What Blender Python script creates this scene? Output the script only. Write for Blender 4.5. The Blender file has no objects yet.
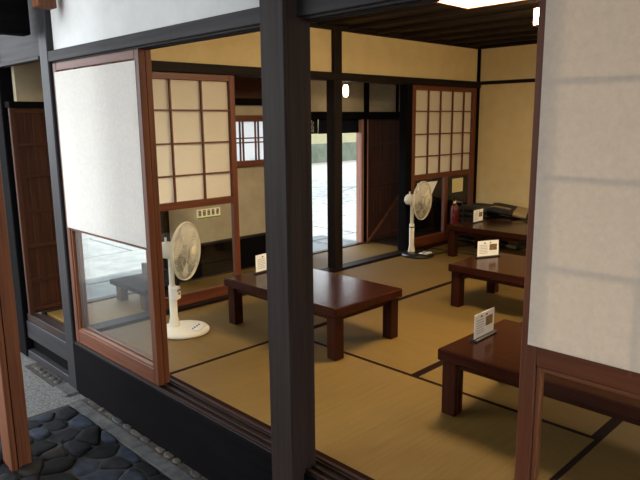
import bpy, bmesh, math, random
from mathutils import Vector, Matrix
random.seed(7)
S = bpy.context.scene
COL = S.collection

# ------------------------------------------------------------------ camera, light, exposure
EYE = 1.36
cam_d = bpy.data.cameras.new('camera')
cam = bpy.data.objects.new('camera', cam_d); COL.objects.link(cam)
cam_d.sensor_width = 36.0; cam_d.lens = 626.4 / 640 * 36.0; cam_d.clip_start = 0.02; cam_d.clip_end = 300
_yaw, _pitch, _roll = .7909, .1889, .0106
fw = Vector((-math.sin(_yaw)*math.cos(_pitch), math.cos(_yaw)*math.cos(_pitch), -math.sin(_pitch)))
rt = Vector((math.cos(_yaw), math.sin(_yaw), 0)); dn = fw.cross(rt)
cr, sr = math.cos(_roll), math.sin(_roll)
ax = cr*rt + sr*dn; ay = -(-sr*rt + cr*dn); az = -fw
cam.matrix_world = Matrix(((ax.x, ay.x, az.x, 0), (ax.y, ay.y, az.y, 0), (ax.z, ay.z, az.z, EYE), (0, 0, 0, 1)))
S.camera = cam

wd = bpy.data.worlds.new('sky'); S.world = wd; wd.use_nodes = True
bg = wd.node_tree.nodes['Background']; bg.inputs[0].default_value = (0.88, 0.94, 1.0, 1); bg.inputs[1].default_value = 4.8
sun_d = bpy.data.lights.new('sun', 'SUN'); sun_d.energy = 11; sun_d.angle = 0.009; sun_d.color = (1.0, .95, .87)
sun = bpy.data.objects.new('sun', sun_d); COL.objects.link(sun)
SUNV = Vector((0.22, 0.45, 1.15)).normalized()           # towards the sun
sun.rotation_euler = SUNV.to_track_quat('Z', 'Y').to_euler()
S.view_settings.view_transform = 'Standard'; S.view_settings.look = 'None'
S.view_settings.gamma = 1; S.view_settings.use_curve_mapping = False
S.view_settings.exposure = 0.0

# ------------------------------------------------------------------ materials
def srgb(r, g, b):
    f = lambda c: ((c/255+.055)/1.055)**2.4 if c > 10 else c/255/12.92
    return (f(r), f(g), f(b), 1)
MATS = {}
def newmat(name):
    m = bpy.data.materials.new(name); m.use_nodes = True
    nt = m.node_tree; b = nt.nodes['Principled BSDF']
    return m, nt, b
def N(nt, typ, **kw):
    n = nt.nodes.new(typ)
    for k, v in kw.items():
        if k in n.inputs: n.inputs[k].default_value = v
        else: setattr(n, k, v)
    return n
def coords(nt, scale=(1, 1, 1), kind='Object'):
    tc = N(nt, 'ShaderNodeTexCoord'); mp = N(nt, 'ShaderNodeMapping'); mp.inputs['Scale'].default_value = scale
    oi = N(nt, 'ShaderNodeObjectInfo'); mul = N(nt, 'ShaderNodeMath', operation='MULTIPLY'); mul.inputs[1].default_value = 37.0
    nt.links.new(oi.outputs['Random'], mul.inputs[0]); nt.links.new(mul.outputs[0], mp.inputs['Location'])
    nt.links.new(tc.outputs[kind], mp.inputs['Vector'])
    return mp
def surf(name, c1, c2, rough=.6, scale=(8, 8, 8), bump=.1, detail=4, spec=.4, lo=.35, hi=.65, rvar=0.0):
    """two-tone noise surface with fine relief"""
    if name in MATS: return MATS[name]
    m, nt, b = newmat(name); mp = coords(nt, scale)
    no = N(nt, 'ShaderNodeTexNoise', Scale=1.0, Detail=detail, Roughness=.6)
    rp = N(nt, 'ShaderNodeValToRGB'); e = rp.color_ramp.elements
    e[0].position = lo; e[1].position = hi; e[0].color = c1; e[1].color = c2
    bu = N(nt, 'ShaderNodeBump', Strength=bump, Distance=.004)
    L = nt.links.new
    L(mp.outputs[0], no.inputs['Vector']); L(no.outputs['Fac'], rp.inputs[0]); L(rp.outputs[0], b.inputs['Base Color'])
    L(no.outputs['Fac'], bu.inputs['Height']); L(bu.outputs[0], b.inputs['Normal'])
    b.inputs['Roughness'].default_value = rough; b.inputs['Specular IOR Level'].default_value = spec
    if rvar:
        mr = N(nt, 'ShaderNodeMapRange'); mr.inputs['To Min'].default_value = rough-rvar; mr.inputs['To Max'].default_value = rough+rvar
        L(no.outputs['Fac'], mr.inputs[0]); L(mr.outputs[0], b.inputs['Roughness'])
    MATS[name] = m; return m
WOODS = dict(
    dark=(srgb(40, 31, 29), srgb(56, 45, 41), .55, .12),
    black=(srgb(8, 7, 8), srgb(15, 13, 14), .8, .05),
    grey=(srgb(48, 46, 47), srgb(66, 63, 63), .6, .15),
    shoji=(srgb(84, 44, 24), srgb(108, 61, 36), .45, .3),
    shojidark=(srgb(84, 40, 22), srgb(112, 58, 32), .45, .4),
    table=(srgb(46, 20, 12), srgb(56, 26, 16), .18, .14),
    entr=(srgb(92, 50, 27), srgb(120, 72, 42), .55, .3),
    door=(srgb(56, 31, 20), srgb(76, 44, 29), .6, .15),
    jamb=(srgb(150, 105, 88), srgb(176, 130, 112), .6, .3),
    ceil=(srgb(38, 29, 23), srgb(54, 42, 33), .65, .15),
    beam=(srgb(24, 18, 16), srgb(36, 28, 25), .6, .12),
    palegrey=(srgb(38, 37, 39), srgb(54, 52, 54), .45, .15),
    sill=(srgb(34, 19, 16), srgb(52, 31, 25), .5, .15),
)
def wood(kind, axis):
    c1, c2, ro, sp = WOODS[kind]
    sc = [38, 38, 38]; sc[axis] = 1.6
    return surf('wood_%s_%s' % (kind, 'xyz'[axis]), c1, c2, ro, tuple(sc), .12, 5, sp)
def simple(name, col, rough=.5, metal=0, spec=.5, emit=None, es=0):
    if name in MATS: return MATS[name]
    m, nt, b = newmat(name)
    mp = coords(nt, (30, 30, 30)); no = N(nt, 'ShaderNodeTexNoise', Scale=1.0, Detail=2)
    mr = N(nt, 'ShaderNodeMapRange'); mr.inputs['To Min'].default_value = max(0, rough-.05); mr.inputs['To Max'].default_value = min(1, rough+.05)
    nt.links.new(mp.outputs[0], no.inputs['Vector']); nt.links.new(no.outputs['Fac'], mr.inputs[0]); nt.links.new(mr.outputs[0], b.inputs['Roughness'])
    b.inputs['Base Color'].default_value = col; b.inputs['Metallic'].default_value = metal; b.inputs['Specular IOR Level'].default_value = spec
    if emit: b.inputs['Emission Color'].default_value = emit; b.inputs['Emission Strength'].default_value = es
    MATS[name] = m; return m
def paper_mat(name, col, trans, lo=.88):
    if name in MATS: return MATS[name]
    m, nt, b = newmat(name); L = nt.links.new; nt.nodes.remove(b); out = nt.nodes['Material Output']
    mp = coords(nt, (60, 60, 60)); no = N(nt, 'ShaderNodeTexNoise', Scale=1.0, Detail=6, Roughness=.7)
    L(mp.outputs[0], no.inputs['Vector'])
    rp = N(nt, 'ShaderNodeValToRGB'); e = rp.color_ramp.elements; e[0].position = .3; e[1].position = .7
    e[0].color = tuple(c*lo for c in col[:3])+(1,); e[1].color = col
    L(no.outputs['Fac'], rp.inputs[0])
    d = N(nt, 'ShaderNodeBsdfDiffuse'); t = N(nt, 'ShaderNodeBsdfTranslucent'); mx = N(nt, 'ShaderNodeMixShader'); mx.inputs[0].default_value = trans
    L(rp.outputs[0], d.inputs[0]); L(rp.outputs[0], t.inputs[0]); L(d.outputs[0], mx.inputs[1]); L(t.outputs[0], mx.inputs[2]); L(mx.outputs[0], out.inputs[0])
    MATS[name] = m; return m
def glass_mat():
    if 'glass' in MATS: return MATS['glass']
    m, nt, b = newmat('window_glass'); L = nt.links.new; nt.nodes.remove(b); out = nt.nodes['Material Output']
    lw = N(nt, 'ShaderNodeLayerWeight', Blend=.5); pw = N(nt, 'ShaderNodeMath', operation='POWER'); pw.inputs[1].default_value = 5.0; fr = N(nt, 'ShaderNodeMath', operation='MULTIPLY_ADD'); fr.inputs[1].default_value = .96; fr.inputs[2].default_value = .04; L(lw.outputs['Facing'], pw.inputs[0]); L(pw.outputs[0], fr.inputs[0]); tr = N(nt, 'ShaderNodeBsdfTransparent'); gl = N(nt, 'ShaderNodeBsdfGlossy', Roughness=.01)
    tr.inputs[0].default_value = (.98, .99, .985, 1); mx = N(nt, 'ShaderNodeMixShader')
    mp = coords(nt, (3, 3, 3)); no = N(nt, 'ShaderNodeTexNoise', Scale=1.0, Detail=1); bu = N(nt, 'ShaderNodeBump', Strength=.02, Distance=.01)
    L(mp.outputs[0], no.inputs['Vector']); L(no.outputs['Fac'], bu.inputs['Height']); L(bu.outputs[0], gl.inputs['Normal'])
    L(fr.outputs[0], mx.inputs[0]); L(tr.outputs[0], mx.inputs[1]); L(gl.outputs[0], mx.inputs[2]); L(mx.outputs[0], out.inputs[0])
    MATS['glass'] = m; return m
def tatami_mat_mat(axis):
    name = 'tatami_%d' % axis
    if name in MATS: return MATS[name]
    m, nt, b = newmat(name); L = nt.links.new
    tc = N(nt, 'ShaderNodeTexCoord'); mp = N(nt, 'ShaderNodeMapping')
    L(tc.outputs['Object'], mp.inputs['Vector'])
    wv = N(nt, 'ShaderNodeTexWave', Scale=34.0, Distortion=.6, Detail=2.0); wv.bands_direction = 'XY'[axis]; wv.inputs['Detail Scale'].default_value = 1.5
    mp2 = N(nt, 'ShaderNodeMapping'); s = [70, 70, 70]; s[1-axis] = 3.0; mp2.inputs['Scale'].default_value = s
    L(tc.outputs['Object'], mp2.inputs['Vector'])
    no = N(nt, 'ShaderNodeTexNoise', Scale=1.0, Detail=3); L(mp2.outputs[0], no.inputs['Vector'])
    big = N(nt, 'ShaderNodeTexNoise', Scale=1.7, Detail=2); L(tc.outputs['Object'], big.inputs['Vector'])
    L(mp.outputs[0], wv.inputs['Vector'])
    rp = N(nt, 'ShaderNodeValToRGB'); e = rp.color_ramp.elements; e[0].position = .3; e[1].position = .75
    e[0].color = srgb(126, 98, 47); e[1].color = srgb(136, 107, 54); L(no.outputs['Fac'], rp.inputs[0])
    mx = N(nt, 'ShaderNodeMixRGB', blend_type='MULTIPLY'); mx.inputs[0].default_value = .28
    L(rp.outputs[0], mx.inputs[1]); L(wv.outputs['Fac'], mx.inputs[2])
    mx2 = N(nt, 'ShaderNodeMixRGB', blend_type='MULTIPLY'); mx2.inputs[0].default_value = .22
    L(mx.outputs[0], mx2.inputs[1]); L(big.outputs['Fac'], mx2.inputs[2]); L(mx2.outputs[0], b.inputs['Base Color'])
    bu = N(nt, 'ShaderNodeBump', Strength=.35, Distance=.002); L(wv.outputs['Fac'], bu.inputs['Height']); L(bu.outputs[0], b.inputs['Normal'])
    b.inputs['Roughness'].default_value = .6; b.inputs['Specular IOR Level'].default_value = .2
    MATS[name] = m; return m

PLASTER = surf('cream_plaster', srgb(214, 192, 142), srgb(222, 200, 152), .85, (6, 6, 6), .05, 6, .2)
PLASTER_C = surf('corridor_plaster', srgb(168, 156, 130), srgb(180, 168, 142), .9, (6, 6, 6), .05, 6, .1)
WHITEPL = surf('white_plaster', srgb(226, 226, 222), srgb(236, 236, 234), .85, (5, 5, 5), .05, 6, .2)
PAPER = paper_mat('shoji_paper', srgb(242, 238, 230), .26)
PAPER_R = paper_mat('shoji_paper_warm_lit', srgb(240, 221, 198), .19)  # tint holds the warm room light coming through the right screen
PAPER_IN = paper_mat('shoji_paper_aged', srgb(244, 236, 218), .45, .96)
GLASS = glass_mat()
WHITEPLASTIC = simple('white_plastic', srgb(228, 220, 200), .35)
BLACKPLASTIC = simple('black_plastic', srgb(22, 22, 24), .3)
CARDW = simple('card_white', srgb(246, 246, 242), .6)
INK = simple('ink', srgb(40, 38, 38), .7)
PALEINK = simple('pale_ink', srgb(150, 148, 146), .7)
HERI = simple('tatami_border_cloth', srgb(32, 15, 11), .8, spec=.05)
CONC = surf('concrete', srgb(58, 58, 59), srgb(84, 83, 81), .9, (14, 14, 14), .4, 6, .2)
GRAVEL = surf('gravel', srgb(66, 66, 67), srgb(112, 109, 105), .95, (70, 70, 70), .8, 6, .2)

# ------------------------------------------------------------------ builders
def link(o, parent=None):
    COL.objects.link(o)
    if parent is not None: o.parent = parent
    return o
def tag(o, label=None, cat=None, group=None, kind=None):
    if label: o['label'] = label
    if cat: o['category'] = cat
    if group: o['group'] = group
    if kind: o['kind'] = kind
    return o
def thing(name, loc, label, cat, group=None, kind=None):
    o = bpy.data.objects.new(name, None); COL.objects.link(o); o.location = loc; o.empty_display_size = .1
    return tag(o, label, cat, group, kind)
def finish(bm, name, mat, parent, origin=None, smooth=False, bevel=0):
    if bevel: bmesh.ops.bevel(bm, geom=bm.edges[:], offset=bevel, segments=1, affect='EDGES')
    if origin is None:
        xs = [v.co for v in bm.verts]
        lo = Vector([min(c[i] for c in xs) for i in range(3)]); hi = Vector([max(c[i] for c in xs) for i in range(3)])
        origin = Vector(((lo.x+hi.x)/2, (lo.y+hi.y)/2, lo.z))
    origin = Vector(origin)
    bmesh.ops.translate(bm, verts=bm.verts, vec=-origin)
    me = bpy.data.meshes.new(name); bm.normal_update(); bm.to_mesh(me); bm.free()
    if smooth:
        for p in me.polygons: p.use_smooth = True
    me.materials.append(mat)
    o = bpy.data.objects.new(name, me); link(o, parent)
    pl = Vector(parent.location) if parent is not None else Vector((0, 0, 0))
    if parent is not None and parent.parent is not None: pl = pl + Vector(parent.parent.location)
    o.location = origin - pl
    return o
def bx(bm, x0, x1, y0, y1, z0, z1):
    vs = [bm.verts.new((x, y, z)) for x in (x0, x1) for y in (y0, y1) for z in (z0, z1)]
    for f in ((0, 1, 3, 2), (4, 6, 7, 5), (0, 4, 5, 1), (2, 3, 7, 6), (0, 2, 6, 4), (1, 5, 7, 3)): bm.faces.new([vs[i] for i in f])
def box(name, x0, x1, y0, y1, z0, z1, mat, parent=None, bevel=.003):
    bm = bmesh.new(); bx(bm, x0, x1, y0, y1, z0, z1)
    d = (x1-x0, y1-y0, z1-z0)
    if isinstance(mat, str): mat = wood(mat, d.index(max(d)))
    b = min(bevel, min(d)*.3)
    return finish(bm, name, mat, parent, bevel=b)
def struct(o, label=None):
    o['kind'] = 'structure'
    if label: o['label'] = label
    return o
def tube(bm, pts, r, n=8, cap=True):
    rings = []
    for i, p in enumerate(pts):
        p = Vector(p)
        a = Vector(pts[max(0, i-1)]); b = Vector(pts[min(len(pts)-1, i+1)]); t = (b-a).normalized()
        u = t.orthogonal().normalized() if i == 0 else (uu - t*uu.dot(t)).normalized()
        uu = u; v = t.cross(u); rr = r[i] if isinstance(r, (list, tuple)) else r
        rings.append([bm.verts.new(p + (u*math.cos(2*math.pi*k/n) + v*math.sin(2*math.pi*k/n))*rr) for k in range(n)])
    for a, b in zip(rings, rings[1:]):
        for k in range(n): bm.faces.new((a[k], a[(k+1) % n], b[(k+1) % n], b[k]))
    if cap:
        bm.faces.new(list(reversed(rings[0]))); bm.faces.new(rings[-1])
def lathe(bm, prof, n=32, M=None):
    """prof: (radius, z) list"""
    M = M or Matrix(); rings = []
    for r, z in prof:
        if r < 1e-6: rings.append([bm.verts.new(M @ Vector((0, 0, z)))])
        else: rings.append([bm.verts.new(M @ Vector((r*math.cos(2*math.pi*k/n), r*math.sin(2*math.pi*k/n), z))) for k in range(n)])
    for a, b in zip(rings, rings[1:]):
        for k in range(n):
            k2 = (k+1) % n
            if len(a) == 1 and len(b) == 1: continue
            if len(a) == 1: bm.faces.new((a[0], b[k2], b[k]))
            elif len(b) == 1: bm.faces.new((a[k], a[k2], b[0]))
            else: bm.faces.new((a[k], a[k2], b[k2], b[k]))
def copy_tree(o, parent=None):
    c = o.copy(); COL.objects.link(c); c.parent = parent
    for ch in o.children: copy_tree(ch, c)
    return c

# ------------------------------------------------------------------ floor and tatami
LX = -3.95; GZ = -.34
floor = struct(box('floor', -4.0, 1.75, 1.64, 6.5, -.12, -.055, 'dark'), 'tatami floor of the dining room')
def tatami(x0, x1, y0, y1, parent, top=0.0, borders=True, half=None):
    dx, dy = x1-x0, y1-y0; axis = 0 if dx > dy else 1
    if half is not None: axis = half
    g = .001
    m = box('tatami_mat', x0+g, x1-g, y0+g, y1-g, top-.055, top, tatami_mat_mat(axis), parent, .002)
    if borders:
        w = .024
        if axis == 0:
            box('cloth_border', x0+g, x1-g, y0+g, y0+w, top-.004, top+.0015, HERI, m, .0005); box('cloth_border', x0+g, x1-g, y1-w, y1-g, top-.004, top+.0015, HERI, m, .0005)
        else:
            box('cloth_border', x0+g, x0+w, y0+g, y1-g, top-.004, top+.0015, HERI, m, .0005); box('cloth_border', x1-w, x1-g, y0+g, y1-g, top-.004, top+.0015, HERI, m, .0005)
    return m
x = [-3.86, -2.88, -1.91, -.94, .03, 1.0, 1.75]; y = [1.66, 2.60, 3.55, 4.52, 5.47, 6.42]
for a in ((x[0], x[1], y[0], y[2]), (x[1], x[3], y[0], y[1]), (x[1], x[2], y[1], y[3]), (x[2], x[3], y[1], y[3]), (x[3], x[4], y[0], y[2]),
          (x[4], x[5], y[0], y[2]), (x[0], x[1], y[2], y[4]), (x[1], x[2], y[3], y[5]), (x[2], x[3], y[3], y[5]), (x[3], x[5], y[2], y[3]),
          (x[3], x[4], y[3], y[5]), (x[4], x[5], y[3], y[5]), (x[5], x[6], y[0], y[2]), (x[5], x[6], y[2], y[4])):
    tatami(*a, floor)
tatami(x[0], x[1], y[4], y[5], floor, half=0); tatami(x[5], x[6], y[4], y[5], floor, half=0)

# ------------------------------------------------------------------ room walls (plaster, posts, lintels, sills)
wl = struct(box('wall_left', LX-.02, LX+.02, 1.66, 6.45, 1.765, 2.21, PLASTER, None, 0), 'cream plaster wall band over the left sliding screens')
struct(box('trim_1', LX-.05, LX+.06, 1.66, 6.44, 1.70, 1.768, 'beam'), 'dark lintel along the left wall')
struct(box('trim_2', LX-.05, LX+.075, 1.66, 5.16, -.06, .012, 'beam'), 'dark threshold beam along the left wall')
struct(box('trim_3', LX-.05, LX+.075, 5.16, 6.44, -.06, .004, 'sill'), 'brown threshold under the far shoji')
wb = struct(box('wall_back', LX, 1.75, 6.45, 6.5, -.06, 2.21, PLASTER, None, 0), 'cream plaster back wall')
box('picture_rail', LX+.02, 1.7, 6.43, 6.452, 1.735, 1.772, 'beam', wb)
box('ceiling_rail', LX+.02, 1.7, 6.41, 6.452, 2.125, 2.17, 'beam', wb)
struct(box('wall_right', 1.75, 1.8, 1.56, 6.5, -.06, 2.5, PLASTER, None, 0), 'cream plaster right wall')
def post(name, x0, x1, y0, y1, z0, z1, m, label, cat='post', bev=.006):
    return tag(box(name, x0, x1, y0, y1, z0, z1, m, None, bev), label, cat)
post('wooden_post', -1.80, -1.668, 1.487, 1.617, GZ, 2.4, 'dark', 'thick dark wooden post in the middle foreground')
post('wooden_post', -3.925, -3.805, 1.545, 1.66, GZ, 2.4, 'palegrey', 'grey weathered corner post left of the front shoji screen')
post('wooden_post', -4.0, -3.893, 4.05, 4.15, -.05, 2.16, 'beam', 'slim dark post standing behind the table on the left threshold')
post('wooden_post', -4.0, -3.893, 5.095, 5.18, -.05, 1.70, 'black', 'black post beside the far shoji behind the standing fan')
post('wooden_post', -3.945, -3.905, 6.41, 6.45, 0, 2.16, 'black', 'thin black post in the far corner of the room')
post('wooden_post', 1.6, 1.73, 1.5, 1.63, GZ, 2.4, 'dark', 'dark post at the right end of the front wall')
# front wall
wf = struct(box('wall_front', -3.83, 1.7, 1.585, 1.625, 1.765, 2.45, WHITEPL, None, 0), 'white plaster above the front lintel')
kf = struct(box('trim_4', -3.83, 1.7, 1.548, 1.655, 1.712, 1.772, 'grey'), 'grey wooden lintel over the front opening')
for i, yy in enumerate((1.570, 1.605, 1.640)):
    box('track_rib', -3.82, 1.68, yy-.004, yy+.004, 1.704, 1.713, 'grey', kf, .001)
ks = struct(box('trim_5', -3.83, 1.7, 1.552, 1.66, -.055, -.012, 'beam'), 'wooden threshold of the front opening')
for yy in (1.558, 1.592, 1.632):
    box('track_rib', -3.82, 1.68, yy-.003, yy+.003, -.013, -.001, 'sill', ks, .001)
box('inner_strip', -3.82, 1.68, 1.640, 1.66, -.013, .003, 'sill', ks, .002)
struct(box('baseboard_front', -3.83, 1.7, 1.546, 1.570, GZ-.01, -.02, 'black', None, .003), 'black skirting boards under the front threshold')
# ceiling
ce = struct(box('ceiling', LX, 1.75, 1.62, 6.46, 2.17, 2.21, 'ceil', None, 0), 'dark boarded ceiling')
for i in range(12):
    yy = 1.95 + i*.385
    box('ceiling_batten', LX+.03, 1.74, yy-.018, yy+.018, 2.138, 2.171, 'ceil', ce, .003)
box('edge_rail', LX+.018, LX+.05, 1.66, 6.44, 2.122, 2.17, 'beam', ce)
# roof over house and eaves
rf = struct(box('roof', -6.0, 2.6, .95, 7.6, 2.46, 2.56, 'ceil', None, 0), 'dark roof boards with deep eaves')
struct(box('roof_shade', -2.9, 2.6, -2.6, .95, 2.34, 2.44, 'ceil', None, 0), 'unseen dark roof added to shade the front right')  # added above the camera, out of view, to keep sky off the right screen
struct(box('wall_shade', -2.9, 2.6, -1.9, -1.8, GZ, 2.5, 'door', None, 0), 'unseen brown wall added to shade the front right')  # added behind the camera to cut daylight on the right side
struct(box('wall_side', -5.5, -4.86, 1.57, 1.61, GZ, 2.46, 'black', None, 0), 'black boarded wall left of the corridor')

# ------------------------------------------------------------------ corridor on the left and its outer wall
WX = -4.62
cf = struct(box('floor', -4.60, -4.0, 1.66, 6.6, -.12, -.055, 'dark'), 'matted corridor floor left of the room')
tatami(-4.56, -4.005, 1.68, 3.52, cf, -.005, False); tatami(-4.56, -4.005, 3.52, 5.33, cf, -.005, False)
box('floor_board', -4.56, -4.28, 5.34, 6.58, -.05, -.002, 'dark', cf); box('floor_board', -4.28, -4.005, 5.34, 6.58, -.05, -.002, 'dark', cf)
struct(box('trim_6', -4.63, -4.56, 1.66, 6.6, GZ, .004, 'dark'), 'dark edge beam of the corridor')
sf = struct(box('trim_7', -4.66, -3.93, 1.565, 1.66, -.19, -.06, 'palegrey'), 'grey plank sill at the corridor end')
struct(box('trim_8', -4.66, -3.93, 1.60, 1.66, GZ, -.19, 'black'), 'recess below the corridor sill, its shade coloured black')  # black colour stands for the shade in the recess under the sill
struct(box('trim_9', -4.66, -3.93, 1.575, 1.66, -.06, -.008, 'dark'), 'dark step above the corridor sill')
box('bottom_plank', -4.66, -3.93, 1.555, 1.60, GZ, -.285, 'palegrey', sf)
post('wooden_post', -4.82, -4.66, 1.545, 1.66, GZ, 2.4, 'black', 'black post left of the dark lattice door')
hd = struct(box('trim_10', -4.9, -3.945, 1.56, 1.60, 1.757, 2.25, 'grey'), 'grey header board over the corridor end')
box('header_batten', -4.9, -3.945, 1.545, 1.602, 1.735, 1.757, 'grey', hd)
def wallpiece(y0, y1, z0, z1, m=PLASTER_C, nm='wall_panel', x0=WX-.03, x1=WX+.02):
    return box(nm, x0, x1, y0, y1, z0, z1, m, ww, 0)
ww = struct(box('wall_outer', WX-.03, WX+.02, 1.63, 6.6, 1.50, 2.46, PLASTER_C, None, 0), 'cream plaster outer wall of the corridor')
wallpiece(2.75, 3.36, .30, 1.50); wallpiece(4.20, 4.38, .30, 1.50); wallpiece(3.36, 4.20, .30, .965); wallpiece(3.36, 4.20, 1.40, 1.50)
wallpiece(4.38, 6.6, 1.44, 1.50); wallpiece(5.985, 6.6, -.06, 1.44, 'black')  # black panel stands for the dimness at the corridor's far end
wallpiece(2.75, 4.38, GZ, .30, 'black', 'wainscot_board', WX-.03, WX+.045)
box('ledge', WX-.03, WX+.06, 2.75, 4.38, .285, .305, 'dark', ww)
box('high_board', WX+.02, WX+.045, 3.0, 4.26, 1.52, 1.78, 'door', ww); box('board_rail', WX+.02, WX+.06, 3.0, 4.26, 1.50, 1.56, 'black', ww)
struct(box('trim_11', WX-.05, WX+.05, 4.36, 5.92, 1.365, 1.445, 'black'), 'black lintel over the noren doorway')
struct(box('trim_12', WX-.05, WX+.05, 1.565, 3.04, 1.465, 1.508, 'black'), 'black lintel over the lattice door')
struct(box('trim_13', WX-.05, WX+.03, 5.195, 5.235, -.06, 1.37, 'jamb'), 'pinkish brown door jamb beside the noren')
struct(box('trim_22', WX-.05, WX+.02, 5.235, 5.30, -.06, 1.37, 'black'), 'black post between the jamb and the sliding door')
struct(box('trim_14', WX+.0, WX+.05, 5.24, 5.30, 1.44, 2.40, 'black'), 'black stud above the noren doorway')
struct(box('trim_15', WX+.0, WX+.04, 5.80, 5.83, 1.44, 2.40, 'black'), 'thin black stud above the brown sliding door')
struct(box('trim_16', WX-.05, WX+.04, 4.34, 4.41, GZ, 1.44, 'black'), 'black post at the edge of the noren doorway')
struct(box('trim_17', WX-.05, WX+.04, 2.69, 2.755, GZ, 1.50, 'black'), 'black post between the side opening and the window')
struct(box('wall_end', -4.66, -4.0, 6.55, 6.6, -.06, 2.46, 'black', None, 0), 'end wall of the corridor, its dimness coloured black')  # black stands for the darkness showing in the far screen's glass
struct(box('ceiling_corridor', -4.6, -3.97, 1.6, 6.6, 2.40, 2.45, 'ceil', None, 0), 'dark corridor ceiling')
# small barred window
w1 = thing('window_1', (WX, 3.78, .96), 'small barred window in the corridor wall', 'window'); del w1['category']; struct(w1)
for (a, b, c, d) in ((3.34, 4.22, .945, 1.0), (3.34, 4.22, 1.355, 1.41), (3.34, 3.40, 1.0, 1.355), (4.16, 4.22, 1.0, 1.355)):
    box('window_frame', WX-.04, WX+.05, a, b, c, d, 'shojidark', w1)
for yy in (3.555, 3.59, 3.735, 3.77, 3.92, 3.955): box('window_bar', WX-.005, WX+.012, yy-.007, yy+.007, 1.0, 1.355, 'shojidark', w1, .002)
for zz in (1.165, 1.205): box('window_rail', WX-.01, WX+.008, 3.40, 4.16, zz-.006, zz+.006, 'shojidark', w1, .002)
box('window_pane', WX-.025, WX-.021, 3.40, 4.16, 1.0, 1.355, paper_mat('window_paper', srgb(240, 242, 242), .75), w1, 0)

# dark lattice door at the corridor end (left)
ld = thing('lattice_door', (WX+.03, 1.77, 0), 'dark brown lattice door between the two left posts', 'door')
DX = WX+.035
box('back_board', DX-.006, DX-.001, 1.57, 1.92, 0, 1.465, 'door', ld, 0)
for a, b in ((1.565, 1.595), (1.89, 1.925)): box('stile', DX-.015, DX+.018, a, b, 0.0, 1.465, 'door', ld)
for zz in (.03, .245, .495, .745, .995, 1.215, 1.44): box('rail', DX, DX+.012, 1.595, 1.89, zz-.012, zz+.012, 'door', ld, .002)
for yy in (1.66, 1.72, 1.78, 1.84): box('slat', DX, DX+.007, yy-.006, yy+.006, .0, 1.46, 'door', ld, .002)

# brown sliding door near the noren
sd = thing('sliding_door', (WX, 5.64, 0), 'brown boarded sliding door standing right of the noren doorway', 'door')
for i in range(3):
    box('board', WX-.01, WX+.0, 5.37+i*.185, 5.37+(i+1)*.185-.004, .0, 1.37, 'door', sd, .002)
box('stile', WX-.02, WX+.02, 5.318, 5.37, 0, 1.37, 'door', sd); box('edge_strip', WX-.02, WX+.022, 5.302, 5.318, 0, 1.37, 'jamb', sd); box('stile', WX-.02, WX+.02, 5.925, 5.98, 0, 1.37, 'door', sd)
for zz in (.04, .30, .62, .86, 1.10, 1.345): box('rail', WX+.0, WX+.014, 5.37, 5.925, zz-.014, zz+.014, 'door', sd, .002)
bm = bmesh.new(); tube(bm, [(-4.53, 5.22, .004), (-4.53, 5.95, .62)], .016, 6)
tag(finish(bm, 'leaning_pole', wood('shoji', 1), None), 'slim brown pole leaning against the sliding door', 'pole')

# noren curtain
nr = thing('noren_curtain', (WX-.02, 4.8, 1.2), 'short navy noren curtain with white characters in the doorway', 'curtain')
NAVY = simple('navy_cloth', srgb(22, 24, 36), .9, spec=.1)
def cloth(y0, y1, z0, z1, xx, nm, parent, m):
    bm = bmesh.new(); n = 14; f = []; bk = []
    for j in range(5):
        for i in range(n+1):
            t = i/n; u = j/4; xw = xx + .008*u*math.sin(t*9+y0*5); yy_ = y0+(y1-y0)*t; zz = z1+(z0-z1)*u
            f.append(bm.verts.new((xw+.001, yy_, zz))); bk.append(bm.verts.new((xw-.001, yy_, zz)))
    q = lambda L, i, j: L[j*(n+1)+i]
    for j in range(4):
        for i in range(n):
            bm.faces.new((q(f, i, j), q(f, i+1, j), q(f, i+1, j+1), q(f, i, j+1))); bm.faces.new((q(bk, i, j+1), q(bk, i+1, j+1), q(bk, i+1, j), q(bk, i, j)))
    for i in range(n): bm.faces.new((q(f, i, 4), q(f, i+1, 4), q(bk, i+1, 4), q(bk, i, 4)))
    for j in range(4):
        bm.faces.new((q(f, 0, j), q(f, 0, j+1), q(bk, 0, j+1), q(bk, 0, j))); bm.faces.new((q(f, n, j+1), q(f, n, j), q(bk, n, j), q(bk, n, j+1)))
    return finish(bm, nm, m, parent, smooth=True)
cloth(4.42, 4.578, 1.225, 1.372, WX-.02, 'cloth_panel', nr, NAVY); cloth(4.586, 4.89, 1.222, 1.372, WX-.02, 'cloth_panel', nr, NAVY); cloth(4.895, 5.2, 1.222, 1.372, WX-.02, 'cloth_panel', nr, NAVY)
bm = bmesh.new(); tube(bm, [(WX-.02, 4.41, 1.372), (WX-.02, 5.205, 1.372)], .007, 8); finish(bm, 'rod', wood('black', 1), nr)
WHITEINK = simple('white_dye', srgb(214, 208, 196), .9)
bm = bmesh.new()   # looped "no" kana
c0 = Vector((WX-.009, 4.478, 1.335)); pts = []
for i in range(26):
    a = math.radians(90 + 300*i/25); pts.append((c0.x, c0.y+.022*math.cos(a), c0.z+.022*math.sin(a)))
tube(bm, [(c0.x, c0.y-.012, c0.z-.017)] + [(c0.x, c0.y+.001, c0.z+.022)] + pts, .004, 5); finish(bm, 'character', WHITEINK, nr)
bm = bmesh.new()
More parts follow.
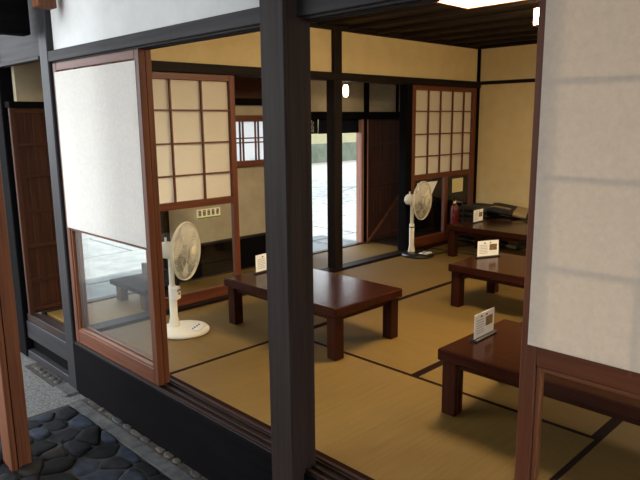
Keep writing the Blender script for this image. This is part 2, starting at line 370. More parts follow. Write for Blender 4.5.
for a, b, c, d in ((-.024, -.018, -.03, .03), (-.03, -.010, .008, .014), (-.008, .026, .024, .030), (-.008, -.003, .0, .028), (.021, .026, .0, .028), (-.008, .026, .012, .016), (-.008, .026, -.002, .003), (-.012, .028, -.012, -.007), (-.006, -.001, -.034, -.01), (.008, .013, -.034, -.01), (.02, .025, -.034, -.01)):
    bx(bm, WX-.011, WX-.008, 4.48+a, 4.48+b, 1.274+c, 1.274+d)
finish(bm, 'character', WHITEINK, nr)

# corridor wall lamp
bm = bmesh.new(); lathe(bm, [(0, 1.58), (.016, 1.584), (.026, 1.6), (.029, 1.64), (.026, 1.68), (.016, 1.698), (0, 1.70)], 20, Matrix.Translation((-4.3, 4.63, 0)))
lp = thing('pendant_lamp', (-4.3, 4.63, 1.58), 'small glowing oval lamp hanging in the corridor', 'lamp')
finish(bm, 'lamp_globe', simple('lamp_globe_glow', (1, .9, .75, 1), .5, emit=(1, .80, .55, 1), es=9), lp, smooth=True)
bm = bmesh.new(); tube(bm, [(-4.3, 4.63, 1.70), (-4.3, 4.63, 2.40)], .004, 6); finish(bm, 'cord', BLACKPLASTIC, lp)

# ------------------------------------------------------------------ shoji screens
def shoji_x(name, loc, width, label, parentcat='screen', ncol=4, outer=True, group=None, mr=(.69, .74), pb=.735, pm_=PAPER):
    """screen lying along local X, paper on the -Y face; local origin at bottom left, y=0 at the outer face"""
    t = thing(name, (0, 0, 0), label, parentcat, group); T = .034; w = width
    ps = .02
    box('stile', 0, .045, 0, T, 0, 1.70, 'shoji', t); box('stile', w-.045, w, 0, T, 0, 1.70, 'shoji', t)
    box('top_rail', .045, w-.045, .001, T-.001, 1.655, 1.70, 'shoji', t)
    box('middle_rail', .045, w-.045, .001, T-.001, mr[0], mr[1], 'shoji', t); box('bottom_rail', .045, w-.045, .001, T-.001, 0, .085, 'shoji', t)
    for k in range(1, ncol):
        xx = .045+(w-.09)*k/ncol; box('lattice_bar', xx-.005, xx+.005, .0005, .018, .74, 1.655, 'shojidark', t, .001)
    for zz in (1.447, 1.211, .981): box('lattice_bar', .045, w-.045, .0005, .0175, zz-.005, zz+.005, 'shojidark', t, .001)
    # glazing bead and pane
    for a, b, c, d in ((.045, .060, .085, mr[0]), (w-.060, w-.045, .085, mr[0]), (.060, w-.060, .085, .098), (.060, w-.060, mr[0]-.013, mr[0])): box('glazing_bead', a, b, .006, T-.006, c, d, 'entr', t, .002)
    box('glass_pane', .06, w-.06, .015, .018, .098, mr[0]-.013, GLASS, t, 0)
    bm = bmesh.new(); nx, nz = 40, 34; V = []
    x0, x1, z0, z1 = ps, w-.036, pb, 1.648
    if outer == 'right': x1 = w-ps
    rnd = random.Random(hash(label) % 1000)
    for j in range(nz+1):
        for i in range(nx+1):
            xx = x0+(x1-x0)*i/nx; zz = z0+(z1-z0)*j/nz
            # slight slack between the lattice bars
            u = abs(math.sin(math.pi*ncol*(xx-.045)/(w-.09))); v = abs(math.sin(math.pi*(zz-.735)/.236))
            V.append(bm.verts.new((xx, -.0015+.0013*u*v+rnd.uniform(-.0001, .0001), zz)))
    for j in range(nz):
        for i in range(nx):
            a = j*(nx+1)+i; bm.faces.new((V[a], V[a+1], V[a+nx+2], V[a+nx+1]))
    p = finish(bm, 'paper', pm_, t, smooth=True)
    t.location = loc; return t
shoji_x('shoji_screen', (-3.775, 1.556, .002), .995, 'white papered shoji screen standing beside the grey corner post', mr=(.732, .775))
s2 = shoji_x('shoji_screen', (-3.775, 1.593, .002), .99, 'shoji screen slid directly behind the white papered front screen', outer='right', mr=(.732, .775))
shoji_x('shoji_screen', (-.772, 1.530, .002), 1.045, 'large papered shoji screen filling the right foreground', outer='right', mr=(.70, .765), pb=.757, pm_=PAPER_R)
shoji_x('shoji_screen', (.30, 1.594, .002), 1.045, 'shoji screen beyond the right edge of the view', outer='right')

def shoji_y(name, y0, y1, bars, label, low, mid=None, sty=.05):
    """screen in the left wall, lattice facing the room (+X), paper behind"""
    t = thing(name, (LX, (y0+y1)/2, .012), label, 'screen'); X0, X1 = LX-.03+.02, LX+.02+.01; z0 = .012
    box('stile', X0, X1, y0, y0+sty, z0, 1.70, 'shojidark', t); box('stile', X0, X1, y1-sty, y1, z0, 1.70, 'shojidark', t)
    box('top_rail', X0+.001, X1-.001, y0+sty, y1-sty, 1.652, 1.70, 'shojidark', t)
    box('middle_rail', X0+.001, X1-.001, y0+sty, y1-sty, .735, .788, 'shojidark', t); box('bottom_rail', X0+.001, X1-.001, y0+sty, y1-sty, z0, low, 'shojidark', t)
    for b in bars: box('lattice_bar', X1-.022, X1-.004, b-.006, b+.006, .788, 1.652, 'shojidark', t, .001)
    for zz in (1.440, 1.206, .976): box('lattice_bar', X1-.021, X1-.005, y0+sty, y1-sty, zz-.006, zz+.006, 'shojidark', t, .001)
    box('paper', X0+.008, X0+.009, y0+sty-.01, y1-sty+.01, .775, 1.66, PAPER_IN, t, 0)
    panes = [(y0+sty, y1-sty)]
    if mid:
        box('middle_stile', X0, X1, mid-.03, mid+.03, low, .735, 'shojidark', t); panes = [(y0+sty, mid-.03), (mid+.03, y1-sty)]
    for a, b in panes: box('glass_pane', X0+.016, X0+.019, a-.004, b+.004, low-.004, .739, GLASS, t, 0)
    return t
shoji_y('shoji_screen', 2.195, 2.985, (2.425, 2.685), 'lattice shoji screen behind the large white fan', .095)
shoji_y('shoji_screen', 5.20, 6.41, (5.50, 5.72, 5.945, 6.165), 'lattice shoji screen in the far corner behind the black-based fan', .12, 5.85, .07)

# sign plate on the glass of the near lattice screen
sg = thing('sign_plate', (LX+.012, 2.72, .62), 'small white sign with five black characters and green stripe on the glass', 'sign')
SX = LX+.030
box('plate', SX-.0036, SX, 2.593, 2.805, .640, .715, simple('sign_cream', srgb(226, 220, 190), .6), sg, .001)
box('green_stripe', SX, SX+.0012, 2.595, 2.803, .642, .653, simple('sign_green', srgb(96, 130, 50), .6), sg, 0)
rg = random.Random(3)
for i in range(5):
    bm = bmesh.new(); yc = 2.619+i*.040; h = .019
    for k in range(4):
        z = 0.686 - h + 2*h*(k+.1)/3.2; bx(bm, SX, SX+.001, yc-.013+rg.uniform(0, .004), yc+.013-rg.uniform(0, .004), z-.003, z+.003)
    for s in (-.009, 0.0, .009):
        bx(bm, SX, SX+.0011, yc+s-.0024, yc+s+.0024, 0.686-h*rg.uniform(.6, 1), 0.686+h*rg.uniform(.5, 1))
    finish(bm, 'character', INK, sg)
# paper notices on the far screen's glass
bm = bmesh.new(); P = [(5.335, .70), (5.70, .70), (5.56, .52), (5.335, .50)]
f1 = [bm.verts.new((LX+.016, a, b)) for a, b in P]; f0 = [bm.verts.new((LX+.0125, a, b)) for a, b in P]
bm.faces.new(f1); bm.faces.new(f0[::-1])
for i in range(4): bm.faces.new((f1[i], f0[i], f0[(i+1) % 4], f1[(i+1) % 4]))
bmesh.ops.recalc_face_normals(bm, faces=bm.faces)
tag(finish(bm, 'paper_notice', CARDW, None), 'white paper sheet behind the fan on the far screen glass', 'notice')
tag(box('paper_notice', LX+.0125, LX+.016, 5.985, 6.20, .545, .70, simple('paper_yellowed', srgb(216, 204, 150), .7), None, 0), 'yellowish paper sheet on the glass above the fire extinguisher', 'notice')

# ------------------------------------------------------------------ low tables
def make_table():
    t = thing('low_table', (0, 0, 0), 'x', 'table', 'low dining tables on the tatami'); W, D, Hh = 1.05, .61, .32
    bm = bmesh.new(); bx(bm, 0, W, 0, D, Hh-.055, Hh)
    finish(bm, 'tabletop', wood('table', 0), t, bevel=.006)
    l = .072; i = .018
    for a, b in ((i, i), (W-i-l, i), (i, D-i-l), (W-i-l, D-i-l)): box('leg', a, a+l, b, b+l, 0.0015, Hh-.055, 'table', t, .004)
    ap = .032
    box('apron', i+l, W-i-l, i+.02, i+.038, Hh-.055-ap, Hh-.055, 'table', t, .002); box('apron', i+l, W-i-l, D-i-.038, D-i-.02, Hh-.055-ap, Hh-.055, 'table', t, .002)
    box('apron', i+.02, i+.038, i+l, D-i-l, Hh-.055-ap, Hh-.055, 'table', t, .002); box('apron', W-i-.038, W-i-.02, i+l, D-i-l, Hh-.055-ap, Hh-.055, 'table', t, .002)
    return t
t0 = make_table(); first = True
for (xx, yy, lb) in ((-3.385, 2.425, 'red-brown low table behind the thick dark post'),
                     (-2.515, 3.80, 'red-brown low table second from the right screen, in the middle row'),
                     (-3.505, 5.24, 'farthest red-brown low table, in front of the stacked cushions'),
                     (-1.575, 2.31, 'nearest red-brown low table, partly behind the right shoji')):
    o = t0 if first else copy_tree(t0); first = False
    o.location = (xx, yy, 0); o['label'] = lb
# menu cards
PHOTO = surf('food_photo', srgb(60, 50, 40), srgb(170, 140, 90), .5, (90, 90, 90), 0, 3)
def make_card():
    """card in local YZ, face towards +X"""
    t = thing('menu_card', (0, 0, 0), 'x', 'menu', 'menu cards on the tables')
    box('base', -.018, .018, -.105, .105, 0, .010, BLACKPLASTIC, t, .003)
    box('card', -.0012, .0012, -.094, .094, .008, .128, CARDW, t, 0)
    box('photo', .0012, .002, .012, .078, .052, .098, PHOTO, t, 0)
    bm = bmesh.new(); r = random.Random(5)
    for k in range(6):
        z = .094-k*.0125; bx(bm, .0012, .0018, -.078, -.078+r.uniform(.05, .078), z-.0014, z+.0014)
    finish(bm, 'text_lines', PALEINK, t)
    bm = bmesh.new()
    for yy in (-.03, .02): bx(bm, .0012, .0018, yy-.007, yy+.007, .106, .114)
    finish(bm, 'title', INK, t); return t
c0_ = make_card(); first = True
for (xx, yy, rz, lb) in ((-3.32, 2.745, 4, 'white menu card standing on the table behind the thick post'),
                         (-2.425, 4.20, -25, 'white menu card on the middle row table'),
                         (-3.36, 5.60, 2, 'white menu card on the farthest table before the cushions'),
                         (-1.505, 2.60, 2, 'bluish white menu card standing on the nearest table')):
    o = c0_ if first else copy_tree(c0_); first = False
    o.location = (xx, yy, .3205); o.rotation_euler = (0, 0, math.radians(rz)); o['label'] = lb

# ------------------------------------------------------------------ electric fans
CREAMPL = simple('cream_plastic', srgb(214, 204, 176), .4)
BLADE = simple('fan_blade', srgb(226, 222, 206), .3); BLADE.node_tree.nodes['Principled BSDF'].inputs['Alpha'].default_value = .4
def make_fan(loc, face, label, base_m, zc, R, boxlabel=True):
    t = thing('standing_fan', (0, 0, 0), label, 'fan', 'standing electric fans')
    bm = bmesh.new(); lathe(bm, [(0, .001), (.157, .001), (.164, .006), (.164, .018), (.152, .030), (.10, .036), (0, .038)], 48)
    bmesh.ops.translate(bm, verts=bm.verts, vec=Vector((face[0], face[1], 0)).normalized()*.07); finish(bm, 'base', base_m, t, smooth=True)
    # control patch on the base, towards the front
    fx = Vector((face[0], face[1], 0)).normalized(); sx = Vector((-fx.y, fx.x, 0))
    M = Matrix(((fx.x, sx.x, 0, 0), (fx.y, sx.y, 0, 0), (0, 0, 1, 0), (0, 0, 0, 1)))
    bm = bmesh.new(); bx(bm, .11, .20, -.06, .06, .030, .0395); bmesh.ops.transform(bm, matrix=M, verts=bm.verts)
    finish(bm, 'control_panel', simple('panel_white', srgb(225, 222, 212), .4), t, bevel=.002)
    for k in range(4):
        bm = bmesh.new(); lathe(bm, [(.006, .039), (.006, .045), (0, .045)], 10, M @ Matrix.Translation((.155, -.045+k*.03, 0))); finish(bm, 'button', simple('button_grey', srgb(90, 96, 110), .5), t)
    bm = bmesh.new(); lathe(bm, [(.036, .035), (.034, .06), (.0255, .10), (.025, zc*.56), (.022, zc*.57), (.0, zc*.57)], 20); finish(bm, 'lower_pole', WHITEPLASTIC, t, smooth=True)
    bm = bmesh.new(); lathe(bm, [(.018, zc*.56), (.018, zc-.04), (.026, zc-.02), (0, zc-.0)], 16); finish(bm, 'upper_pole', WHITEPLASTIC, t, smooth=True)
    if boxlabel:
        bm = bmesh.new(); bx(bm, .0, .045, -.03, .03, zc*.40, zc*.40+.085); bmesh.ops.transform(bm, matrix=M, verts=bm.verts)
        cb = finish(bm, 'switch_box', WHITEPLASTIC, t, bevel=.006)
        for (dy, dz, c) in ((-.012, .062, (60, 60, 120)), (.012, .062, (150, 50, 60)), (-.0, .04, (40, 42, 60))):
            bm = bmesh.new(); bx(bm, .045, .0475, dy-.008, dy+.008, zc*.40+dz-.007, zc*.40+dz+.007); bmesh.ops.transform(bm, matrix=M, verts=bm.verts)
            finish(bm, 'switch', simple('switch_%d' % c[0], srgb(*c), .5), cb)
    else:
        bm = bmesh.new(); lathe(bm, [(.026, zc*.50), (.027, zc*.51), (.026, zc*.52)], 20); finish(bm, 'collar', BLACKPLASTIC, t, smooth=True)
    # head: local z axis -> facing direction
    A = Matrix(((0, sx.x, fx.x, 0), (0, sx.y, fx.y, 0), (1, 0, 0, zc), (0, 0, 0, 1)))
    bm = bmesh.new(); lathe(bm, [(0, -.075), (.035, -.072), (.052, -.055), (.056, -.02), (.054, .045), (.048, .052), (0, .052)], 28, A); mh = finish(bm, 'motor_housing', WHITEPLASTIC, t, smooth=True)
    bm = bmesh.new(); tube(bm, [A @ Vector((.05, 0, -.03)), A @ Vector((.082, 0, -.03))], .008, 10); finish(bm, 'swing_knob', WHITEPLASTIC, mh)
    zm = .112
    # guard rim
    bm = bmesh.new(); prof = [(R+.004*math.cos(a), zm+.010*math.sin(a)) for a in [2*math.pi*k/8 for k in range(9)]]; lathe(bm, prof, 56, A); finish(bm, 'guard_rim', CREAMPL, t, smooth=True)
    def cage(nm, z_end, hub, n):
        bm = bmesh.new()
        for k in range(n):
            a = 2*math.pi*k/n; pts = []
            for s in (0, .35, .7, .92, 1):
                r = hub+(R-hub)*s; z = z_end+(zm-z_end)*(s**3.0); aa = a+.12*s
                pts.append(A @ Vector((r*math.cos(aa), r*math.sin(aa), z)))
            tube(bm, pts, .0009, 4, False)
        for s in (.35, .7):
            r = hub+(R-hub)*s; z = z_end+(zm-z_end)*s**3
            tube(bm, [A @ Vector((r*math.cos(2*math.pi*k/40), r*math.sin(2*math.pi*k/40), z)) for k in range(41)], .0014, 4, False)
        return finish(bm, nm, CREAMPL, t)
    fg = cage('front_guard', .165, .03, 64); cage('rear_guard', .055, .05, 56)
    bm = bmesh.new(); lathe(bm, [(0, .172), (.028, .172), (.034, .166), (.034, .160), (0, .160)], 24, A); finish(bm, 'badge', CREAMPL, fg, smooth=True)
    bm = bmesh.new(); lathe(bm, [(0, .140), (.03, .138), (.038, .125), (.038, .095), (0, .09)], 24, A); finish(bm, 'hub', BLADE, t, smooth=True)
    for k in range(4):
        bm = bmesh.new(); nr_, na = 6, 6; g = []
        for i in range(nr_+1):
            row = []
            for j in range(na+1):
                s = i/nr_; r = .034+(R-.05)*s; wa = math.radians(24+34*math.sin(s*2.2)); a = 2*math.pi*k/4+wa*(j/na-.5)+.25*s
                row.append(bm.verts.new(A @ Vector((r*math.cos(a), r*math.sin(a), .112+.032*(j/na-.5)))))
            g.append(row)
        for i in range(nr_):
            for j in range(na): bm.faces.new((g[i][j], g[i+1][j], g[i+1][j+1], g[i][j+1]))
        b_ = finish(bm, 'blade', BLADE, t, smooth=True)
        md = b_.modifiers.new('thickness', 'SOLIDIFY'); md.thickness = .002
    t.location = loc; return t
make_fan((-3.50, 2.10, 0), (.865, .506), 'white standing fan beside the front papered screen', WHITEPLASTIC, .545, .185)
make_fan((-3.795, 5.065, 0), (.985, .17), 'cream standing fan with black round base near the far screen', BLACKPLASTIC, .565, .19, False)
bm = bmesh.new(); tube(bm, [(-3.62, 5.20, .006), (-3.60, 5.42, .006), (-3.66, 5.65, .006), (-3.60, 5.9, .006), (-3.45, 6.15, .006), (-3.50, 6.38, .006)], .004, 6)
tag(finish(bm, 'power_cord', BLACKPLASTIC, None), 'black power cord lying on the tatami behind the far fan', 'cord')

# ------------------------------------------------------------------ fire extinguisher and cushions
fe = thing('fire_extinguisher', (-3.80, 5.84, 0), 'red fire extinguisher standing by the far screen', 'fire extinguisher')
RED = simple('red_enamel', srgb(84, 9, 13), .3)
Mx = Matrix.Translation((-3.80, 5.84, 0))
bm = bmesh.new(); lathe(bm, [(0, .001), (.047, .001), (.05, .01), (.05, .37), (.044, .41), (.026, .435), (.022, .45), (0, .45)], 24, Mx); finish(bm, 'cylinder', RED, fe, smooth=True)
bm = bmesh.new(); lathe(bm, [(.018, .445), (.018, .49), (0, .495)], 14, Mx); finish(bm, 'valve', simple('brass', srgb(170, 150, 90), .35, .8), fe, smooth=True)
bm = bmesh.new(); tube(bm, [(-3.80, 5.84, .475), (-3.78, 5.77, .50), (-3.77, 5.74, .50)], .009, 8); tube(bm, [(-3.80, 5.84, .485), (-3.78, 5.77, .53), (-3.77, 5.73, .545)], .008, 8); finish(bm, 'handle', BLACKPLASTIC, fe)
bm = bmesh.new(); tube(bm, [(-3.79, 5.86, .47), (-3.755, 5.905, .46), (-3.745, 5.915, .38), (-3.745, 5.91, .18)], .010, 8); finish(bm, 'hose', BLACKPLASTIC, fe)

CUSH = [surf('cushion_black', srgb(26, 25, 27), srgb(44, 42, 42), .9, (40, 40, 40), .3), surf('cushion_tan', srgb(140, 120, 84), srgb(166, 146, 104), .9, (40, 40, 40), .3),
        surf('cushion_brown', srgb(60, 50, 40), srgb(84, 72, 56), .9, (40, 40, 40), .3)]
def cushion(loc, rz, tilt, sx, sy, h, mats, label, grp):
    bm = bmesh.new(); n = 10; top = []; bot = []
    for j in range(n+1):
        for i in range(n+1):
            u = i/n*2-1; v = j/n*2-1; e = (1-u**6)*(1-v**6); puff = h*(.12+.38*e**.5)
            pin = 1-.06*(1-abs(u*v))
            top.append(bm.verts.new((u*sx/2*pin, v*sy/2*pin, h*.5+puff))); bot.append(bm.verts.new((u*sx/2*pin, v*sy/2*pin, h*.5-puff)))
    q = lambda L, i, j: L[j*(n+1)+i]
    for j in range(n):
        for i in range(n):
            bm.faces.new((q(top, i, j), q(top, i+1, j), q(top, i+1, j+1), q(top, i, j+1))); bm.faces.new((q(bot, i, j+1), q(bot, i+1, j+1), q(bot, i+1, j), q(bot, i, j)))
    for i in range(n):
        bm.faces.new((q(bot, i, 0), q(bot, i+1, 0), q(top, i+1, 0), q(top, i, 0))); bm.faces.new((q(top, i, n), q(top, i+1, n), q(bot, i+1, n), q(bot, i, n)))
        bm.faces.new((q(bot, n, i), q(bot, n, i+1), q(top, n, i+1), q(top, n, i))); bm.faces.new((q(top, 0, i), q(top, 0, i+1), q(bot, 0, i+1), q(bot, 0, i)))
    o = finish(bm, 'floor_cushion', mats[0], None, origin=(0, 0, 0), smooth=True)
    if len(mats) > 1:
        o.data.materials.append(mats[1])
        for p in o.data.polygons:
            c = p.center
            if (abs(c.x/sx-.25) < .14) or (abs(c.y/sy+.2) < .12 and c.x < 0): p.material_index = 1
    o.location = loc; o.rotation_euler = (tilt[0], tilt[1], rz)
    return tag(o, label, 'cushion', grp)
z = 0
ords = ['bottom', 'second lowest', 'third lowest', 'middle', 'fifth', 'sixth', 'top']
for k in range(7):
    cushion((-3.655+.012*((k*7) % 5-2), 6.17, z+.001), math.radians((k*37) % 9-4), (0, 0), .42, .44, .058, [CUSH[0]] if k % 2 else [CUSH[0], CUSH[2]], '%s dark floor cushion in the left stack by the back wall' % ords[k], 'cushions stacked by the back wall'); z += .0585
z = 0
for k in range(5):
    cushion((-3.225+.012*((k*5) % 4-2), 6.17, z+.001), math.radians((k*53) % 13-6), (0, 0), .42, .44, .058, [CUSH[0], CUSH[1]], '%s black and tan floor cushion in the right stack by the back wall' % ['bottom', 'second lowest', 'third lowest', 'fourth lowest', 'fifth lowest', 'second highest'][k], 'cushions stacked by the back wall'); z += .0585
cushion((-3.30, 6.16, z+.060), math.radians(20), (math.radians(2), math.radians(9)), .46, .44, .062, [CUSH[0], CUSH[1]], 'tilted black and tan floor cushion on top of the right stack', 'cushions stacked by the back wall')

# ------------------------------------------------------------------ ceiling lamps
GLOW = simple('lamp_paper_glow', (1, .86, .6, 1), .6, emit=(1, .79, .50, 1), es=52)
def ceiling_lamp(x0, y0, label):
    x1, y1 = x0+.59, y0+.60
    cl = thing('ceiling_lamp', ((x0+x1)/2, (y0+y1)/2, 2.0), label, 'lamp', 'square ceiling lamps')
    box('diffuser', x0+.015, x1-.015, y0+.015, y1-.015, 2.006, 2.09, GLOW, cl, 0)
    for a in ((x0, x1, y0, y0+.02), (x0, x1, y1-.02, y1), (x0, x0+.02, y0+.02, y1-.02), (x1-.02, x1, y0+.02, y1-.02)):
        box('frame', *a, 2.0, 2.016, 'entr', cl, .002); box('frame', *a, 2.085, 2.138, 'entr', cl, .002)
    for a in ((x0, y0), (x0, y1-.016), (x1-.016, y0), (x1-.016, y1-.016)): box('frame_post', a[0], a[0]+.016, a[1], a[1]+.016, 2.016, 2.085, 'entr', cl, .002)
ceiling_lamp(-2.17, 2.80, 'square glowing ceiling lamp with a wooden frame above the tables')
ceiling_lamp(-1.05, 4.75, 'unseen square ceiling lamp added to light the back of the room')  # extra lamp, hidden from the camera, brightens the back walls
lt = thing('hanging_lantern', (-2.0, 4.05, 1.945), 'small square paper lantern hanging beside the right shoji edge', 'lamp')
box('paper_shade', -2.045, -1.955, 3.995, 4.105, 1.955, 2.055, GLOW, lt, 0)
for a, b in ((-2.05, 3.99), (-1.958, 3.99), (-2.05, 4.102), (-1.958, 4.102)): box('frame_post', a, a+.008, b, b+.008, 1.945, 2.065, 'shojidark', lt, .001)
box('bottom_frame', -2.05, -1.95, 3.99, 4.11, 1.945, 1.955, 'shojidark', lt, .001); box('top_frame', -2.05, -1.95, 3.99, 4.11, 2.055, 2.065, 'shojidark', lt, .001)
bm = bmesh.new(); tube(bm, [(-2.0, 4.05, 2.065), (-2.0, 4.05, 2.17)], .004, 6); finish(bm, 'cord', BLACKPLASTIC, lt)

# ------------------------------------------------------------------ bench shape standing in for reflections in the front glass
lb = thing('reflection_bench', (-4.28, 2.32, 0), 'dark bench shape standing in for reflections in the front glass', 'bench')  # solid shape in place of dark reflections on the glass
box('reflection_top', -4.54, -4.03, 2.17, 2.48, .12, .155, 'black', lb)
box('back_rail', -4.54, -4.03, 2.45, 2.48, .155, .24, 'black', lb)
for xx_, yy in ((-4.50, 2.20), (-4.13, 2.20), (-4.50, 2.39), (-4.13, 2.39)): box('leg', xx_, xx_+.08, yy, yy+.06, -.004, .12, 'door', lb)

# ------------------------------------------------------------------ ground, kerb, cobbles
g = struct(box('floor_ground', -40, 12, -14, 40, GZ-.2, GZ-.012, GRAVEL, None, 0), 'pale gravel ground around the house')
kb = struct(box('trim_18', -3.66, 1.7, 1.425, 1.505, GZ-.05, GZ+.004, CONC, None, .006), 'concrete kerb beside the cobbles')
struct(box('trim_19', -3.66, 1.7, -.9, 1.425, GZ-.06, GZ-.003, surf('dark_mortar', srgb(24, 22, 20), srgb(38, 35, 32), .95, (30, 30, 30), .5), None, 0), 'dark mortar bed of the cobbles')
cobf = bpy.data.objects['trim_19']
def voronoi(pts, bounds):
    x0, x1, y0, y1 = bounds; cells = []
    for i, p in enumerate(pts):
        poly = [Vector((x0, y0)), Vector((x1, y0)), Vector((x1, y1)), Vector((x0, y1))]
        for j, qq in enumerate(pts):
            if i == j or (qq-p).length > .7: continue
            mid = (p+qq)/2; nrm = qq-p; out = []
            for k in range(len(poly)):
                a, b = poly[k], poly[(k+1) % len(poly)]; da, db = (a-mid).dot(nrm), (b-mid).dot(nrm)
                if da <= 0: out.append(a)
                if (da < 0) != (db < 0) and abs(da-db) > 1e-9: out.append(a+(b-a)*(da/(da-db)))
            poly = out
            if len(poly) < 3: break
        cells.append(poly)
    return cells
rc = random.Random(11); pts = []
bounds = (-3.62, -1.2, -.5, 1.42)
tries = 0
while tries < 6000:
    tries += 1
    p = Vector((rc.uniform(bounds[0], bounds[1]), rc.uniform(bounds[2], bounds[3])))
    s = Vector((1.0, 1.35))
    if all(Vector(((p-q_).x*s.x, (p-q_).y*s.y)).length > .125 for q_ in pts): pts.append(p)
STONES = [surf('cobble_%d' % i, srgb(*a), srgb(*b), .8, (18, 18, 18), .7, 6, .07) for i, (a, b) in enumerate((((18, 18, 20), (32, 33, 36)), ((13, 13, 14), (25, 25, 26)), ((34, 31, 28), (48, 44, 40)), ((28, 32, 39), (44, 49, 58))))]
pts.sort(key=lambda p: (p-Vector((-2.9, 1.1))).length); pts = pts[:290]
def stone(poly, h, base, mat, parent, gap=.004):
    c = sum(poly, Vector((0, 0)))/len(poly); m = []
    # round corners by one cutting pass
    for k in range(len(poly)):
        a, b = poly[k], poly[(k+1) % len(poly)]; m += [a.lerp(b, .16+.1*rc.random()), a.lerp(b, .84-.1*rc.random())]
    m = [c+(v-c)*max(.3, 1-gap/max(.02, (v-c).length)) for v in m]
    bm = bmesh.new(); rings = []
    for s, z in ((1, -.03), (1, h*.55), (.93, h*.9), (.62, h)):
        rings.append([bm.verts.new(((c+(v-c)*s).x, (c+(v-c)*s).y, base+z*rc.uniform(.86, 1.12))) for v in m])
    n = len(m)
    for a, b in zip(rings, rings[1:]):
        for k in range(n): bm.faces.new((a[k], a[(k+1) % n], b[(k+1) % n], b[k]))
    ctr = bm.verts.new((c.x, c.y, base+h*1.03))
    for k in range(n): bm.faces.new((rings[-1][k], rings[-1][(k+1) % n], ctr))
    return finish(bm, 'cobble', mat, parent, smooth=True)
for poly in voronoi(pts, bounds):
    if len(poly) < 3: continue
    ar = abs(sum(poly[k].x*poly[(k+1) % len(poly)].y-poly[(k+1) % len(poly)].x*poly[k].y for k in range(len(poly))))/2
    if ar > .06: continue
    stone(poly, rc.uniform(.012, .032), GZ-.012, rc.choice(STONES), cobf)
# small pebbles along the skirting
PEB = [surf('pebble_%d' % i, srgb(*a), srgb(*b), .7, (40, 40, 40), .4) for i, (a, b) in enumerate((((44, 39, 34), (64, 58, 51)), ((32, 31, 30), (48, 46, 44)), ((58, 49, 39), (78, 68, 56))))]
SOIL = surf('soil', srgb(38, 33, 28), srgb(60, 53, 45), .95, (30, 30, 30), .6)
pb = struct(box('trim_20', -3.66, 1.7, 1.505, 1.57, GZ-.05, GZ-.001, SOIL, None, 0), 'strip of pebbles between kerb and skirting')
def pebble(xx, yy, parent, r):
    k = rc.randint(6, 9); a0 = rc.uniform(0, 6)
    poly = [Vector((xx+r*rc.uniform(.8, 1.25)*math.cos(a0+2*math.pi*i/k), yy+.026*rc.uniform(.8, 1.15)*math.sin(a0+2*math.pi*i/k))) for i in range(k)]
    o = stone(poly, rc.uniform(.006, .017), GZ-.010, rc.choice(PEB), parent, .001); o.name = 'pebble'
xx = -3.62
while xx < -.8:
    r = rc.uniform(.022, .06); pebble(xx+r, 1.534, pb, r); xx += 2*r+.004
pb2 = struct(box('trim_21', -4.5, -3.95, 1.47, 1.56, GZ-.05, GZ-.001, SOIL, None, 0), 'strip of pebbles below the corridor sill')
xx = -4.48
while xx < -4.02:
    r = rc.uniform(.026, .045); pebble(xx+r, 1.515, pb2, r); xx += 2*r+.004
tag(box('foundation_stone', -3.99, -3.78, 1.46, 1.70, GZ-.06, GZ+.004, CONC, None, .012), 'flat grey foundation stone under the grey corner post', 'stone')

# ------------------------------------------------------------------ porch post and beams at the left
pp = thing('porch_post', (-3.16, .95, GZ), 'orange-brown porch post at the left edge of the foreground', 'post')
box('shaft', -3.235, -3.092, .905, .998, GZ+.0, 2.30, 'entr', pp, .005); box('corner_strip', -3.142, -3.088, .900, .928, GZ+.0, 2.30, 'entr', pp, .003); box('groove', -3.147, -3.142, .9035, .906, GZ+.0, 2.30, 'black', pp, 0); box('groove', -3.093, -3.0905, .928, .933, GZ+.0, 2.30, 'black', pp, 0)
bb = tag(box('eave_beam', -4.06, -3.955, .3, 1.52, 1.875, 2.16, 'black', None, .004), 'black roof beam end in the upper left corner', 'beam')
tag(box('beam_end', -3.70, -3.615, 1.44, 1.545, 1.985, 2.2, 'entr', None, .004), 'reddish beam end above the grey corner post', 'beam')

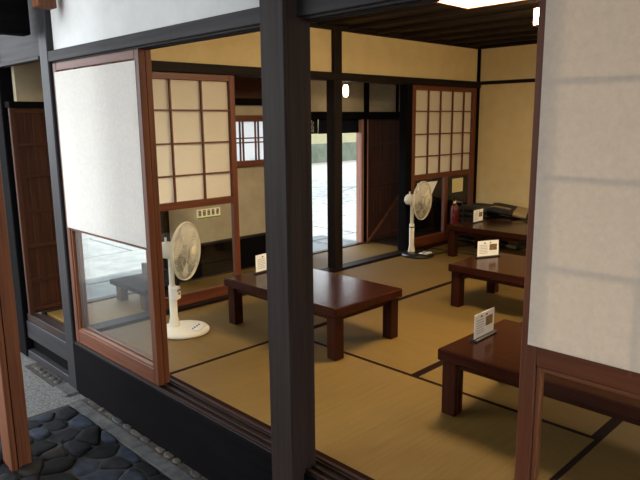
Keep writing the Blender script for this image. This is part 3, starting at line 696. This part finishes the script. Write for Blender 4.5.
# ------------------------------------------------------------------ outside, seen through the side doorway
gw = struct(box('wall_garden', -18.6, -18.3, 8, 32, GZ-.1, .42, surf('green_grey_stone', srgb(66, 74, 62), srgb(84, 92, 78), .9, (2, 2, 2), .3), None, 0), 'low green-grey garden wall far outside')
box('upper_wall', -18.9, -18.6, 8, 32, GZ-.1, 3.2, surf('pale_wall', srgb(120, 116, 88), srgb(134, 130, 102), .9, (1, 1, 1), .1), gw, 0)
YARD = surf('pale_paving', srgb(94, 99, 101), srgb(114, 118, 118), .9, (5, 5, 5), .3, 6, .2)
yd = struct(box('floor_yard', -17.5, -4.75, 1.7, 24, GZ-.03, GZ-.006, surf('yard_sand', srgb(90, 90, 86), srgb(112, 110, 104), .95, (20, 20, 20), .4), None, 0), 'sunlit paved yard outside the corridor')
pm = None
for i in range(9):
    for j in range(8):
        X0 = -5.0-1.3*(i+1); Y0 = 1.9+2.1*j+(.9 if i % 2 else 0)
        if pm is None:
            o = box('paving_slab', X0, X0+1.27, Y0, Y0+2.07, GZ-.02, GZ+.012, YARD, yd, .008); pm = o
        else:
            o = pm.copy(); COL.objects.link(o); o.location = (X0+.635-yd.location.x, Y0+1.035-yd.location.y, pm.location.z)
tr = thing('garden_tree', (-10.2, 13.6, GZ), 'leafy tree shading the paved yard outside the doorway', 'tree')
bm = bmesh.new(); tube(bm, [(-10.2, 13.6, GZ), (-10.15, 13.5, 1.2), (-10.3, 13.0, 2.6), (-10.2, 12.2, 3.6)], [.16, .13, .10, .04], 10); tube(bm, [(-10.28, 13.1, 2.4), (-9.6, 12.4, 3.4), (-9.2, 11.6, 3.9)], [.07, .05, .02], 8); tube(bm, [(-10.28, 13.1, 2.5), (-11.0, 12.4, 3.5), (-11.6, 11.4, 4.0)], [.07, .05, .02], 8)
finish(bm, 'trunk', wood('door', 2), tr, smooth=True)
bm = bmesh.new(); rl = random.Random(21)
cl_ = [(rl.uniform(-13.0, -8.0), rl.uniform(9.6, 14.2), rl.uniform(3.2, 4.8)) for _ in range(26)]
for k in range(2600):
    c = cl_[rl.randrange(26)]; p = Vector(c)+Vector((rl.gauss(0, .4), rl.gauss(0, .4), rl.gauss(0, .22)))
    u = Vector((rl.gauss(0, 1), rl.gauss(0, 1), rl.gauss(0, .5))).normalized(); v = u.orthogonal().normalized()
    a, b = u*.085, v*.045
    bm.faces.new([bm.verts.new(p+q_) for q_ in (-a, b, a, -b)])
fo = finish(bm, 'foliage', surf('leaf_green', srgb(52, 78, 34), srgb(84, 112, 52), .6, (3, 3, 3), 0), tr); fo['kind'] = 'stuff'
